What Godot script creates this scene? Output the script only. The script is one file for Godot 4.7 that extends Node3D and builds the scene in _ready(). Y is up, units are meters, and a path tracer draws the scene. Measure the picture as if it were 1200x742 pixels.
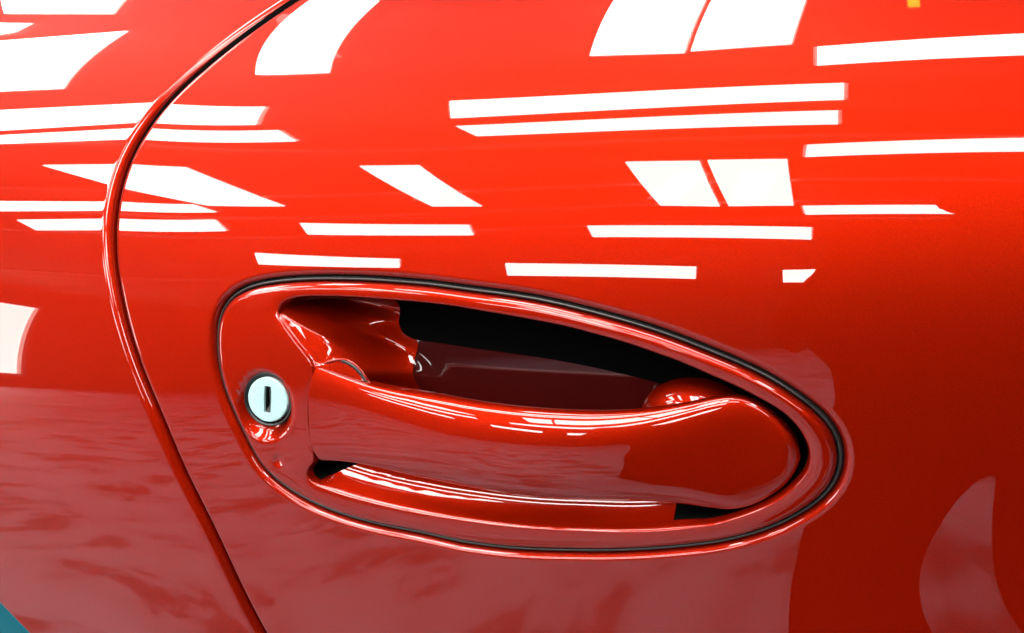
extends Node3D
# A red car door with its handle, seen close up in a workshop. Metres, y up, floor at y = 0.
# The car's side is a smooth bulged sheet z = body(x, y) round the handle; y is measured from Y0 above the floor.

const Y0 := 0.85
const U := 0.15
# coefficients of (x / U)^i (y / U)^j, in U
const C := [[0, 1, -0.20563], [0, 2, -0.34463], [0, 3, -0.24759], [0, 4, -0.05671], [1, 0, -0.04979], [1, 1, 0.11210], [1, 2, -0.01211], [1, 3, -0.04464], [2, 0, -0.00389], [2, 1, -0.00059], [2, 2, 0.00571], [3, 0, -0.00280], [3, 1, -0.02279], [4, 0, 0.00015]]
var used := {}
var car: Node3D
var paint: StandardMaterial3D
var rubber: StandardMaterial3D
var lamp_glow: StandardMaterial3D
var lamp_case: StandardMaterial3D


func _ready() -> void:
	# ---------------- camera, surroundings, exposure
	var cam := Camera3D.new()
	cam.name = "camera"
	cam.fov = 35.0
	cam.near = 0.02
	cam.far = 60.0
	cam.transform = Transform3D(Basis(Vector3(0.92795, -0.03142, -0.37137), Vector3(-0.06974, 0.96420, -0.25584), Vector3(0.36612, 0.26330, 0.89254)), Vector3(0.14791, 0.95638, 0.36059))
	add_child(cam)
	cam.current = true
	var env := Environment.new()
	env.background_mode = Environment.BG_COLOR
	env.background_color = Color(0.0, 0.0, 0.0)
	env.tonemap_mode = Environment.TONE_MAPPER_LINEAR
	env.tonemap_exposure = 0.42
	env.sdfgi_enabled = true
	env.ssao_enabled = true
	env.ssil_enabled = true
	var we := WorldEnvironment.new()
	we.name = "world_environment"
	we.environment = env
	add_child(we)
	make_materials()
	ceiling_lights()
	room()
	# ---------------- the car
	car = Node3D.new()
	car.name = "car"
	tag(car, "glossy metallic red car side with oval door handle and keyhole", "car")
	add_child(car)
	door_and_handle()
	fender()
	photographer()


# ---------------------------------------------------------------- helpers
func numbered(called: String) -> String:
	if not used.has(called):
		used[called] = 0
		return called
	used[called] += 1
	return "%s_%03d" % [called, used[called]]


func tag(o: Node, label: String, category: String, group := "", kind := "") -> void:
	if label: o.set_meta("label", label)
	if category: o.set_meta("category", category)
	if group: o.set_meta("group", group)
	if kind: o.set_meta("kind", kind)


func put(called: String, m: Mesh, mat: Material, parent: Node, label := "") -> MeshInstance3D:
	var o := MeshInstance3D.new()
	o.name = numbered(called) if parent == self else called
	o.mesh = m
	o.material_override = null
	for k in m.get_surface_count():
		o.set_surface_override_material(k, mat)
	if label: o.set_meta("label", label)
	parent.add_child(o, true)
	return o


func body(x: float, y: float) -> Vector3:
	# height of the car's side and its two slopes; straight on past the modelled part
	var cx := clampf(x, -0.20, 0.24)
	var cy := clampf(y, -0.23, 0.165)
	var a := cx / U
	var b := cy / U
	var px := [1.0, a, a * a, a * a * a, a * a * a * a]
	var py := [1.0, b, b * b, b * b * b, b * b * b * b]
	var z := 0.0
	var zx := 0.0
	var zy := 0.0
	for t in C:
		var i: int = t[0]
		var j: int = t[1]
		var k: float = t[2]
		z += k * px[i] * py[j] * U
		if i > 0: zx += k * i * px[i - 1] * py[j]
		if j > 0: zy += k * j * px[i] * py[j - 1]
	return Vector3(z + zx * (x - cx) + zy * (y - cy), zx, zy)


func on(q: Vector2, h := 0.0) -> Vector3:
	return Vector3(q.x, Y0 + q.y, body(q.x, q.y).x + h)


func body_normal(q: Vector2) -> Vector3:
	var b := body(q.x, q.y)
	return Vector3(-b.y, -b.z, 1.0).normalized()


func mm(a: PackedVector2Array) -> PackedVector2Array:
	var r := PackedVector2Array()
	for q in a:
		r.append(q * 0.001)
	return r


func spline(a: PackedVector2Array, n: int, closed: bool, passes: int) -> PackedVector2Array:
	# n points at even spacing along a smooth curve through a
	var m := a.size()
	var d := PackedVector2Array()
	for i in (m if closed else m - 1):
		var p0 := a[(i - 1 + m) % m] if closed or i > 0 else a[0] * 2.0 - a[1]
		var p1 := a[i]
		var p2 := a[(i + 1) % m]
		var p3 := a[(i + 2) % m] if closed or i + 2 < m else p2 * 2.0 - p1
		for k in 24:
			d.append(p1.cubic_interpolate(p2, p0, p3, k / 24.0))
	d.append(a[0] if closed else a[m - 1])
	var out := even(d, n, closed)
	for it in passes:
		var s := out.duplicate()
		for i in n:
			if closed:
				s[i] = out[i] * 0.5 + (out[(i + n - 1) % n] + out[(i + 1) % n]) * 0.25
			elif i > 0 and i < n - 1:
				s[i] = out[i] * 0.5 + (out[i - 1] + out[i + 1]) * 0.25
		out = s
	return out


func even(d: PackedVector2Array, n: int, closed: bool) -> PackedVector2Array:
	var at := PackedFloat32Array([0.0])
	for i in range(1, d.size()):
		at.append(at[i - 1] + d[i].distance_to(d[i - 1]))
	var out := PackedVector2Array()
	var k := 0
	for i in n:
		var s := at[at.size() - 1] * i / float(n if closed else n - 1)
		while k < d.size() - 2 and at[k + 1] < s:
			k += 1
		out.append(d[k].lerp(d[k + 1], clampf((s - at[k]) / maxf(at[k + 1] - at[k], 1e-9), 0.0, 1.0)))
	return out


func outward(a: PackedVector2Array, closed: bool, around := Vector2.ZERO) -> PackedVector2Array:
	# unit normals of a curve in its plane, pointing away from a point
	var n := a.size()
	var out := PackedVector2Array()
	for i in n:
		var p := a[(i - 1 + n) % n] if closed else a[maxi(i - 1, 0)]
		var q := a[(i + 1) % n] if closed else a[mini(i + 1, n - 1)]
		var t := (q - p).normalized()
		var v := Vector2(t.y, -t.x)
		out.append(v if v.dot(a[i] - around) > 0.0 else -v)
	return out


func sheet(rows: Array, around: bool, solid: bool, given: Array = [], cut := PackedFloat32Array(), side := 1.0) -> ArrayMesh:
	# a grid of points as one smooth mesh; faces out (solid) or towards +z
	var nr := rows.size()
	var nc: int = rows[0].size()
	var pos := PackedVector3Array()
	var nor := PackedVector3Array()
	var mid := Vector3.ZERO
	for r in rows:
		for q in r:
			mid += q
	mid /= nr * nc
	var sense := 0.0
	for i in nr:
		var r0: PackedVector3Array = rows[maxi(i - 1, 0)]
		var r1: PackedVector3Array = rows[mini(i + 1, nr - 1)]
		var r: PackedVector3Array = rows[i]
		for j in nc:
			var j0 := (j - 1 + nc) % nc if around else maxi(j - 1, 0)
			var j1 := (j + 1) % nc if around else mini(j + 1, nc - 1)
			var dv := r[j1] - r[j0]
			if dv.length_squared() < 1e-16:
				var o: PackedVector3Array = rows[i + 1] if i == 0 else rows[i - 1]
				dv = o[j1] - o[j0]
			var v := (r1[j] - r0[j]).normalized().cross(dv.normalized())
			v = v.normalized()
			pos.append(r[j])
			nor.append(v)
			sense += v.dot(r[j] - mid) if solid else v.z
	var s := 1.0 if sense > 0.0 else -1.0
	for k in nor.size():
		nor[k] *= s
	for i in given.size():
		if given[i] != null:
			for j in nc:
				nor[i * nc + j] = given[i][j]
	var idx := PackedInt32Array()
	for i in nr - 1:
		for j in (nc if around else nc - 1):
			var a := i * nc + j
			var b := i * nc + (j + 1) % nc
			var c := a + nc
			var d := b + nc
			var tris := [a, b, c, b, d, c] if s > 0.0 else [a, c, b, b, c, d]
			if cut.is_empty():
				idx.append_array(tris)
				continue
			for h in [0, 3]:
				# keep the side of the cut that is asked for, trimmed exactly along it
				var poly := PackedInt32Array()
				for e in 3:
					var p: int = tris[h + e]
					var q: int = tris[h + (e + 1) % 3]
					var gp := cut[p] * side
					var gq := cut[q] * side
					if gp >= 0.0:
						poly.append(p)
					if (gp >= 0.0) != (gq >= 0.0):
						var t := gp / (gp - gq)
						pos.append(pos[p].lerp(pos[q], t))
						nor.append(nor[p].lerp(nor[q], t).normalized())
						poly.append(pos.size() - 1)
				for e in range(1, poly.size() - 1):
					idx.append_array([poly[0], poly[e], poly[e + 1]])
	var arr := []
	arr.resize(Mesh.ARRAY_MAX)
	arr[Mesh.ARRAY_VERTEX] = pos
	arr[Mesh.ARRAY_NORMAL] = nor
	arr[Mesh.ARRAY_INDEX] = idx
	var m := ArrayMesh.new()
	m.add_surface_from_arrays(Mesh.PRIMITIVE_TRIANGLES, arr)
	return m


func smin(a: float, b: float, k: float) -> float:
	var h := maxf(k - absf(a - b), 0.0) / k
	return minf(a, b) - h * h * k * 0.25


func smax(a: float, b: float, k: float) -> float:
	return -smin(-a, -b, k)


func tube(path: PackedVector3Array, r: float, n := 12) -> ArrayMesh:
	var rows := []
	for i in path.size():
		var t := (path[mini(i + 1, path.size() - 1)] - path[maxi(i - 1, 0)]).normalized()
		var a := t.cross(Vector3(0.1, 0.2, 1.0)).normalized()
		var b := t.cross(a)
		var row := PackedVector3Array()
		for k in n:
			row.append(path[i] + (a * cos(TAU * k / n) + b * sin(TAU * k / n)) * r)
		rows.append(row)
	return sheet(rows, true, true)


# ---------------------------------------------------------------- materials
func noise_image(seed_: int, freq: float, size: int, normal: bool, strength := 4.0) -> NoiseTexture2D:
	var f := FastNoiseLite.new()
	f.seed = seed_
	f.noise_type = FastNoiseLite.TYPE_SIMPLEX_SMOOTH
	f.frequency = freq
	f.fractal_octaves = 3
	var t := NoiseTexture2D.new()
	t.noise = f
	t.width = size
	t.height = size
	t.seamless = true
	t.as_normal_map = normal
	t.bump_strength = strength
	return t


func make_materials() -> void:
	paint = StandardMaterial3D.new()
	paint.resource_name = "metallic_red_paint"
	paint.albedo_color = Color(0.60, 0.085, 0.0)
	paint.metallic = 0.8
	paint.metallic_specular = 0.15
	paint.roughness = 0.5
	paint.clearcoat_enabled = true
	paint.clearcoat = 1.0
	paint.clearcoat_roughness = 0.0
	var flake := noise_image(5, 0.21, 512, false)
	var ramp := Gradient.new()
	ramp.offsets = PackedFloat32Array([0.0, 0.35, 0.65, 1.0])
	ramp.colors = PackedColorArray([Color(0.66, 0.54, 0.6), Color(0.9, 0.86, 0.9), Color(0.98, 1.0, 1.0), Color(1.0, 1.0, 1.0)])
	flake.color_ramp = ramp
	paint.albedo_texture = flake
	paint.uv1_triplanar = true
	paint.uv1_scale = Vector3(16, 16, 16)
	rubber = StandardMaterial3D.new()
	rubber.resource_name = "black_rubber"
	rubber.albedo_color = Color(0.11, 0.12, 0.12)
	rubber.roughness = 0.3
	lamp_glow = StandardMaterial3D.new()
	lamp_glow.resource_name = "lamp_diffuser"
	lamp_glow.albedo_color = Color(0.9, 0.9, 0.9)
	lamp_glow.emission_enabled = true
	lamp_glow.emission = Color(1.0, 0.985, 0.96)
	lamp_glow.emission_energy_multiplier = 60.0
	lamp_case = StandardMaterial3D.new()
	lamp_case.resource_name = "lamp_case"
	lamp_case.albedo_color = Color(0.75, 0.75, 0.73)
	lamp_case.roughness = 0.5


# ---------------------------------------------------------------- lamps and room
const CEIL := 3.05


func slab(q: Array, y0: float, y1: float, grow: float, lid := true) -> ArrayMesh:
	# a four-cornered panel between two heights
	var m := Vector2.ZERO
	for p in q:
		m += p * 0.25
	var st := SurfaceTool.new()
	st.begin(Mesh.PRIMITIVE_TRIANGLES)
	var lo := []
	var hi := []
	for p in q:
		var g: Vector2 = p + (p - m).normalized() * grow
		lo.append(Vector3(g.x, y0, g.y))
		hi.append(Vector3(g.x, y1, g.y))
	var face := func(a: Vector3, b: Vector3, c: Vector3, d: Vector3, out: Vector3):
		var n := (b - a).cross(c - a)
		var l := [a, b, c, a, c, d] if n.dot(out) < 0.0 else [a, c, b, a, d, c]
		for v in l:
			st.set_normal(out.normalized())
			st.add_vertex(v)
	face.call(lo[0], lo[1], lo[2], lo[3], Vector3.DOWN)
	if lid:
		face.call(hi[0], hi[1], hi[2], hi[3], Vector3.UP)
		for k in 4:
			var e: Vector3 = (lo[k] + lo[(k + 1) % 4]) * 0.5 - Vector3(m.x, y0, m.y)
			face.call(lo[k], lo[(k + 1) % 4], hi[(k + 1) % 4], hi[k], e)
	return st.commit()


func lamp(a: Vector2, b: Vector2, c: Vector2, d: Vector2, label: String, kind := "strip_light") -> void:
	var m := (a + b + c + d) * 0.25
	var t := Node3D.new()
	t.name = numbered("ceiling_" + kind)
	tag(t, label, "ceiling light", "ceiling lights mirrored in the red paint")
	t.position = Vector3(m.x, CEIL, m.y)
	add_child(t)
	var q := [a - m, b - m, c - m, d - m]
	put("housing", slab(q, -0.05, -0.004, 0.012), lamp_case, t)
	var glow := lamp_glow
	if kind == "warning_light":
		glow = lamp_glow.duplicate()
		glow.emission = Color(1.0, 0.75, 0.05)
		glow.emission_energy_multiplier = 30.0
	put("diffuser", slab(q, -0.066, -0.052, 0.0), glow, t)
	# the light the diffuser gives off
	var l := AreaLight3D.new()
	l.name = "light"
	var ux := ((b - a) + (c - d)) * 0.5
	var uz := ((d - a) + (c - b)) * 0.5
	var area := absf(ux.cross(uz))
	l.area_size = Vector2(ux.length() * 0.5, maxf(area / ux.length() * 0.6, 0.02))
	l.light_energy = area * 0.5
	l.light_color = glow.emission
	l.area_range = 20.0
	l.area_attenuation = 2.0
	l.shadow_enabled = true
	var x := Vector3(ux.x, 0, ux.y).normalized()
	l.position = Vector3(0, -0.072, 0)
	l.basis = Basis(x, Vector3.UP.cross(x), Vector3.UP)
	t.add_child(l)


func v(x: float, y: float) -> Vector2:
	return Vector2(x, y)


func ceiling_lights() -> void:
	lamp(v(-1.49, 0.03), v(-1.33, -0.02), v(-1.28, -0.96), v(-1.44, -0.94), "wide white ceiling panel, mirrored at the top edge just right of the door seam", "panel_light")
	lamp(v(-2.42, -0.29), v(-1.82, -0.44), v(-2.02, 0.30), v(-2.44, 0.37), "large white ceiling panel, mirrored on the fender in the top left corner", "panel_light")
	lamp(v(-2.31, -0.70), v(-1.92, -0.67), v(-1.94, -0.95), v(-2.43, -0.99), "short white ceiling light, mirrored at the very top left above the fender")
	lamp(v(-2.37, -0.58), v(-2.18, -0.56), v(-2.22, -0.45), v(-2.33, -0.38), "small white ceiling light, mirrored at the left edge between two large patches")
	lamp(v(-2.40, 0.62), v(-1.52, 0.44), v(-1.59, 0.70), v(-2.50, 0.94), "long white strip light, upper of the pair mirrored across the door seam")
	lamp(v(-2.53, 1.01), v(-1.55, 0.77), v(-1.54, 0.94), v(-2.59, 1.15), "long white strip light, lower of the pair mirrored across the door seam")
	lamp(v(-2.48, 1.50), v(-1.98, 1.43), v(-2.00, 2.25), v(-2.26, 2.24), "slanted white ceiling panel, mirrored across the seam below the paired strips", "panel_light")
	lamp(v(-3.33, 2.38), v(-2.31, 2.23), v(-2.32, 2.42), v(-3.55, 2.68), "thin strip light, mirrored across the seam right under the slanted panel")
	lamp(v(-3.48, 2.91), v(-2.43, 2.64), v(-2.56, 3.00), v(-3.61, 3.25), "thin strip light, lowest one mirrored across the door seam")
	lamp(v(-2.14, 2.76), v(-1.50, 3.04), v(-1.59, 3.47), v(-2.27, 3.16), "short strip light, mirrored above the left half of the handle, upper of two")
	lamp(v(-2.88, 3.93), v(-2.33, 4.55), v(-2.54, 5.15), v(-3.16, 4.54), "short strip light, mirrored close above the left end of the handle oval")
	lamp(v(-1.03, 0.38), v(0.05, 0.33), v(0.06, 0.56), v(-1.05, 0.63), "longest white strip light, upper of the pair mirrored high in mid door")
	lamp(v(-1.05, 0.75), v(0.05, 0.71), v(0.06, 0.92), v(-1.01, 0.92), "long white strip light, lower of the pair mirrored high in mid door")
	lamp(v(-1.46, 1.38), v(-1.28, 1.40), v(-1.29, 2.43), v(-1.47, 2.37), "small slanted white panel, mirrored alone left of mid door", "panel_light")
	lamp(v(-0.61, 1.49), v(-0.37, 1.52), v(-0.35, 2.72), v(-0.59, 2.63), "left half of the split white panel mirrored above the middle of the handle", "panel_light")
	lamp(v(-0.34, 1.51), v(-0.08, 1.53), v(-0.04, 2.74), v(-0.31, 2.72), "right half of the split white panel mirrored above the middle of the handle", "panel_light")
	lamp(v(-1.00, 3.29), v(0.06, 3.66), v(0.08, 4.33), v(-1.06, 3.82), "strip light, mirrored right under the split white panel")
	lamp(v(-1.88, 5.26), v(-0.73, 6.44), v(-0.87, 8.14), v(-2.16, 6.41), "strip light, mirrored close above the middle of the handle oval")
	lamp(v(-0.64, -0.14), v(-0.39, -0.12), v(-0.37, -0.79), v(-0.62, -0.85), "left half of the big split panel mirrored at the top edge of the door", "panel_light")
	lamp(v(-0.37, -0.14), v(-0.11, -0.18), v(-0.10, -0.73), v(-0.35, -0.78), "right half of the big split panel mirrored at the top edge of the door", "panel_light")
	lamp(v(-0.04, -0.14), v(0.90, -0.37), v(0.92, -0.09), v(-0.03, 0.10), "thick white strip light, mirrored at the right edge, topmost there")
	lamp(v(-0.02, 1.26), v(1.13, 1.05), v(1.19, 1.29), v(-0.02, 1.49), "white strip light, mirrored at the right edge, second from the top there")
	lamp(v(0.00, 2.77), v(0.64, 2.75), v(0.74, 3.05), v(0.02, 3.09), "thin strip light, mirrored on the right, third from the top there")
	lamp(v(-0.07, 7.17), v(0.24, 7.13), v(0.27, 9.39), v(-0.06, 9.28), "tiny white light, mirrored alone above the right end of the handle")
	lamp(v(1.1, 2.7), v(2.9, 2.7), v(2.9, 3.05), v(1.1, 3.05), "added strip light far to the right of the door, unseen, lightens the seam edges")  # added lamp, brightens the seam edges and the lower right door
	lamp(v(1.3, 0.9), v(1.7, 0.9), v(1.7, 2.0), v(1.3, 2.0), "added ceiling panel to the right of the door, unseen, lightens the rounded edges", "panel_light")  # added lamp, lightens the rolled edges from the right
	lamp(v(0.17, -0.60), v(0.20, -0.60), v(0.19, -0.77), v(0.16, -0.77), "small yellow ceiling light, mirrored at the top right edge of the door", "warning_light")


func flat_material(called: String, col: Color, rough: float) -> StandardMaterial3D:
	var m := StandardMaterial3D.new()
	m.resource_name = called
	m.albedo_color = col
	m.roughness = rough
	return m


func wall_box(called: String, lo: Vector3, hi: Vector3, mat: Material) -> void:
	var b := BoxMesh.new()
	b.size = hi - lo
	var o := put(called, b, mat, self)
	o.position = (lo + hi) * 0.5
	o.set_meta("kind", "structure")


func room() -> void:
	var fl := flat_material("floor_concrete", Color.WHITE, 0.6)
	var ramp := Gradient.new()
	ramp.offsets = PackedFloat32Array([0.0, 0.30, 0.40, 0.52, 1.0])
	ramp.colors = PackedColorArray([Color(0.2, 0.15, 0.15), Color(0.36, 0.33, 0.35), Color(0.50, 0.50, 0.55), Color(0.56, 0.56, 0.61), Color(0.64, 0.64, 0.70)])
	var t := noise_image(11, 0.008, 1024, false)
	(t.noise as FastNoiseLite).fractal_octaves = 6
	(t.noise as FastNoiseLite).fractal_gain = 0.6
	t.color_ramp = ramp
	fl.albedo_texture = t
	fl.uv1_triplanar = true
	fl.uv1_world_triplanar = true
	fl.uv1_scale = Vector3(0.3, 0.3, 0.34)
	wall_box("floor", Vector3(-7.2, -0.1, -5.0), Vector3(5.2, 0.0, 10.6), fl)
	var cm := flat_material("ceiling_paint", Color.WHITE, 0.9)
	var cr := Gradient.new()
	cr.offsets = PackedFloat32Array([0.0, 0.4, 0.6, 1.0])
	cr.colors = PackedColorArray([Color(0.05, 0.04, 0.04), Color(0.12, 0.09, 0.08), Color(0.34, 0.28, 0.22), Color(0.5, 0.42, 0.34)])
	var ct := noise_image(23, 0.012, 512, false)
	ct.color_ramp = cr
	cm.albedo_texture = ct
	cm.uv1_triplanar = true
	cm.uv1_world_triplanar = true
	cm.uv1_scale = Vector3(0.12, 0.3, 0.45)
	wall_box("ceiling", Vector3(-7.2, CEIL, -5.0), Vector3(5.2, CEIL + 0.1, 10.6), cm)
	# pale rails that carry the lamps
	var rail := flat_material("rail_paint", Color(0.62, 0.6, 0.56), 0.6)
	var k := 0
	for z in [1.12, 2.02, 2.62, 3.3, 5.6]:
		var rb := BoxMesh.new()
		rb.size = Vector3(11.0, 0.04, 0.045)
		var o := put("ceiling_rail", rb, rail, self)
		o.position = Vector3(-1.0, CEIL - 0.03, z)
		tag(o, ["thin pale ceiling rail nearest the car, mirrored below the long pair of strips", "thin pale ceiling rail second from the car, mirrored through the split panel", "thin pale ceiling rail third from the car, mirrored under the split panel", "thin pale ceiling rail fourth from the car, mirrored just above the handle", "thin pale ceiling rail farthest from the car, mirrored nearest the handle"][k], "ceiling rail", "rails under the ceiling")
		k += 1
	var dark := flat_material("dark_wall", Color(0.16, 0.12, 0.11), 0.8)
	wall_box("far_wall", Vector3(-7.2, 0.0, 10.6), Vector3(5.2, CEIL, 10.8), dark)
	wall_box("near_wall", Vector3(-7.2, 0.0, -5.2), Vector3(5.2, CEIL, -5.0), dark)
	wall_box("right_wall", Vector3(5.2, 0.0, -5.0), Vector3(5.4, CEIL, 10.6), dark)
	wall_box("left_wall", Vector3(-7.4, 0.0, -5.0), Vector3(-7.2, CEIL, 10.6), dark)
	window(Vector3(-7.2, 0.35, 6.55), PI * 0.5, 2.7, 2.1, 42.0, "large bright window in the side wall, mirrored at the left edge below the strip lights")


func window(at: Vector3, turn: float, w: float, h: float, glow: float, label: String) -> void:
	var win := Node3D.new()
	win.name = numbered("bright_window")
	tag(win, label, "window")
	win.position = at
	win.rotation.y = turn
	add_child(win)
	var day := lamp_glow.duplicate() as StandardMaterial3D
	day.emission_energy_multiplier = glow
	var pane := BoxMesh.new()
	pane.size = Vector3(w, h, 0.02)
	put("glowing_pane", pane, day, win).position = Vector3(0, h * 0.5, 0.02)
	for e in [[Vector3(0, -0.03, 0), Vector3(w + 0.12, 0.06, 0.08)], [Vector3(0, h + 0.03, 0), Vector3(w + 0.12, 0.06, 0.08)], [Vector3(-w * 0.5 - 0.03, h * 0.5, 0), Vector3(0.06, h, 0.08)], [Vector3(w * 0.5 + 0.03, h * 0.5, 0), Vector3(0.06, h, 0.08)]]:
		var fb := BoxMesh.new()
		fb.size = e[1]
		put("frame", fb, lamp_case, win).position = e[0] + Vector3(0, 0, 0.041)
	var wl := AreaLight3D.new()
	wl.name = "light"
	wl.area_size = Vector2(w * 0.9, h * 0.9)
	wl.light_energy = 0.04 * w * h
	wl.area_range = 20.0
	wl.area_attenuation = 2.0
	wl.shadow_enabled = true
	wl.transform = Transform3D(Basis(Vector3.UP, PI), Vector3(0, h * 0.5, 0.06))
	win.add_child(wl)


# ---------------------------------------------------------------- door and handle
var OUT_: PackedVector2Array
var REC: PackedVector2Array
var RN: PackedVector2Array
const HUB := Vector2(0.0151, -0.0550)
const TOP := 0.0016


func door_and_handle() -> void:
	var O := spline(mm(PackedVector2Array([Vector2(-137.6, -18.4), Vector2(-137.4, -9.9), Vector2(-133.5, -1.6), Vector2(-125.1, 3.7), Vector2(-115.7, 6.3), Vector2(-105.4, 7.9), Vector2(-95.2, 8.9), Vector2(-85.6, 9.5), Vector2(-75.6, 9.8), Vector2(-65.7, 10.0), Vector2(-56.5, 9.9), Vector2(-46.9, 9.7), Vector2(-37.4, 9.4), Vector2(-28.6, 8.8), Vector2(-19.5, 8.1), Vector2(-10.4, 7.5), Vector2(-2.0, 6.9), Vector2(6.7, 6.1), Vector2(15.3, 5.0), Vector2(23.3, 3.7), Vector2(31.6, 2.2), Vector2(39.7, 0.6), Vector2(47.3, -1.0), Vector2(55.2, -2.9), Vector2(62.9, -5.0), Vector2(70.0, -7.2), Vector2(77.4, -9.7), Vector2(84.7, -12.2), Vector2(91.4, -14.7), Vector2(98.4, -17.7), Vector2(105.1, -21.2), Vector2(111.1, -25.1), Vector2(117.2, -29.4), Vector2(122.6, -34.8), Vector2(126.1, -41.4), Vector2(127.2, -49.6), Vector2(125.0, -57.8), Vector2(120.7, -64.4), Vector2(114.7, -70.1), Vector2(108.1, -75.2), Vector2(101.5, -79.2), Vector2(94.0, -82.8), Vector2(86.3, -85.8), Vector2(78.8, -88.1), Vector2(70.7, -90.1), Vector2(62.4, -91.9), Vector2(54.6, -93.4), Vector2(46.1, -94.8), Vector2(37.5, -96.0), Vector2(29.3, -96.9), Vector2(20.5, -97.7), Vector2(11.6, -98.5), Vector2(3.2, -99.0), Vector2(-5.9, -99.2), Vector2(-15.0, -99.0), Vector2(-23.6, -98.6), Vector2(-32.7, -97.4), Vector2(-41.8, -96.2), Vector2(-50.7, -95.4), Vector2(-60.2, -94.5), Vector2(-69.6, -93.1), Vector2(-78.5, -91.3), Vector2(-87.8, -88.8), Vector2(-96.7, -85.5), Vector2(-104.8, -81.4), Vector2(-112.5, -75.9), Vector2(-118.5, -68.8), Vector2(-122.8, -61.2), Vector2(-127.1, -52.9), Vector2(-131.2, -44.6), Vector2(-134.5, -36.5), Vector2(-136.7, -27.5)])), 720, true, 30)
	var R := spline(mm(PackedVector2Array([Vector2(-107.4, -3.4), Vector2(-105.0, 0.5), Vector2(-100.2, 2.6), Vector2(-94.9, 3.4), Vector2(-89.7, 3.8), Vector2(-84.4, 4.0), Vector2(-79.1, 4.2), Vector2(-73.9, 4.2), Vector2(-68.8, 4.3), Vector2(-63.6, 4.2), Vector2(-58.6, 4.2), Vector2(-53.5, 4.1), Vector2(-48.5, 4.0), Vector2(-43.5, 3.9), Vector2(-38.6, 3.7), Vector2(-33.7, 3.5), Vector2(-28.9, 3.2), Vector2(-24.1, 2.9), Vector2(-19.3, 2.4), Vector2(-14.6, 1.9), Vector2(-10.0, 1.4), Vector2(-5.3, 1.0), Vector2(-0.7, 0.5), Vector2(3.8, -0.0), Vector2(8.3, -0.5), Vector2(12.8, -1.0), Vector2(17.3, -1.6), Vector2(21.7, -2.2), Vector2(26.1, -2.9), Vector2(30.4, -3.7), Vector2(34.6, -4.6), Vector2(38.8, -5.4), Vector2(43.0, -6.3), Vector2(47.2, -7.3), Vector2(51.3, -8.3), Vector2(55.3, -9.4), Vector2(59.3, -10.6), Vector2(63.3, -11.7), Vector2(67.3, -12.9), Vector2(71.2, -14.2), Vector2(75.0, -15.6), Vector2(78.8, -17.1), Vector2(82.5, -18.5), Vector2(86.3, -19.9), Vector2(90.0, -21.4), Vector2(93.7, -23.0), Vector2(97.3, -24.7), Vector2(100.8, -26.5), Vector2(104.3, -28.4), Vector2(107.6, -30.5), Vector2(110.6, -33.2), Vector2(113.2, -36.3), Vector2(115.4, -39.8), Vector2(117.0, -43.7), Vector2(117.4, -48.0), Vector2(116.6, -52.4), Vector2(114.6, -56.3), Vector2(112.0, -59.8), Vector2(109.0, -63.1), Vector2(105.9, -66.1), Vector2(102.4, -68.8), Vector2(98.8, -71.1), Vector2(95.0, -73.2), Vector2(91.2, -75.1), Vector2(87.2, -76.9), Vector2(83.2, -78.5), Vector2(79.1, -79.8), Vector2(74.9, -80.9), Vector2(70.7, -82.0), Vector2(66.4, -82.9), Vector2(62.1, -83.7), Vector2(57.7, -84.5), Vector2(53.4, -85.1), Vector2(49.0, -85.7), Vector2(44.6, -86.2), Vector2(40.1, -86.6), Vector2(35.6, -86.9), Vector2(31.1, -87.2), Vector2(26.6, -87.5), Vector2(22.0, -87.8), Vector2(17.4, -88.1), Vector2(12.8, -88.3), Vector2(8.2, -88.5), Vector2(3.5, -88.6), Vector2(-1.1, -88.6), Vector2(-5.8, -88.6), Vector2(-10.6, -88.5), Vector2(-15.3, -88.3), Vector2(-20.0, -88.1), Vector2(-24.8, -87.9), Vector2(-29.6, -87.6), Vector2(-34.4, -87.3), Vector2(-39.3, -86.9), Vector2(-44.1, -86.4), Vector2(-49.0, -86.0), Vector2(-53.9, -85.4), Vector2(-58.8, -84.8), Vector2(-63.7, -84.0), Vector2(-68.6, -83.3), Vector2(-73.6, -82.4), Vector2(-78.5, -81.4), Vector2(-83.4, -80.3), Vector2(-88.3, -79.1), Vector2(-92.6, -76.8), Vector2(-93.3, -72.4), Vector2(-89.6, -68.4), Vector2(-89.3, -63.6), Vector2(-90.1, -58.8), Vector2(-90.9, -54.0), Vector2(-91.4, -49.2), Vector2(-91.3, -44.4), Vector2(-91.1, -39.5), Vector2(-90.6, -34.7), Vector2(-89.4, -30.0), Vector2(-89.1, -25.4), Vector2(-91.9, -21.7), Vector2(-95.2, -18.2), Vector2(-98.6, -14.7), Vector2(-101.9, -11.1), Vector2(-105.2, -7.5)])), 1000, true, 24)
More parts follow.
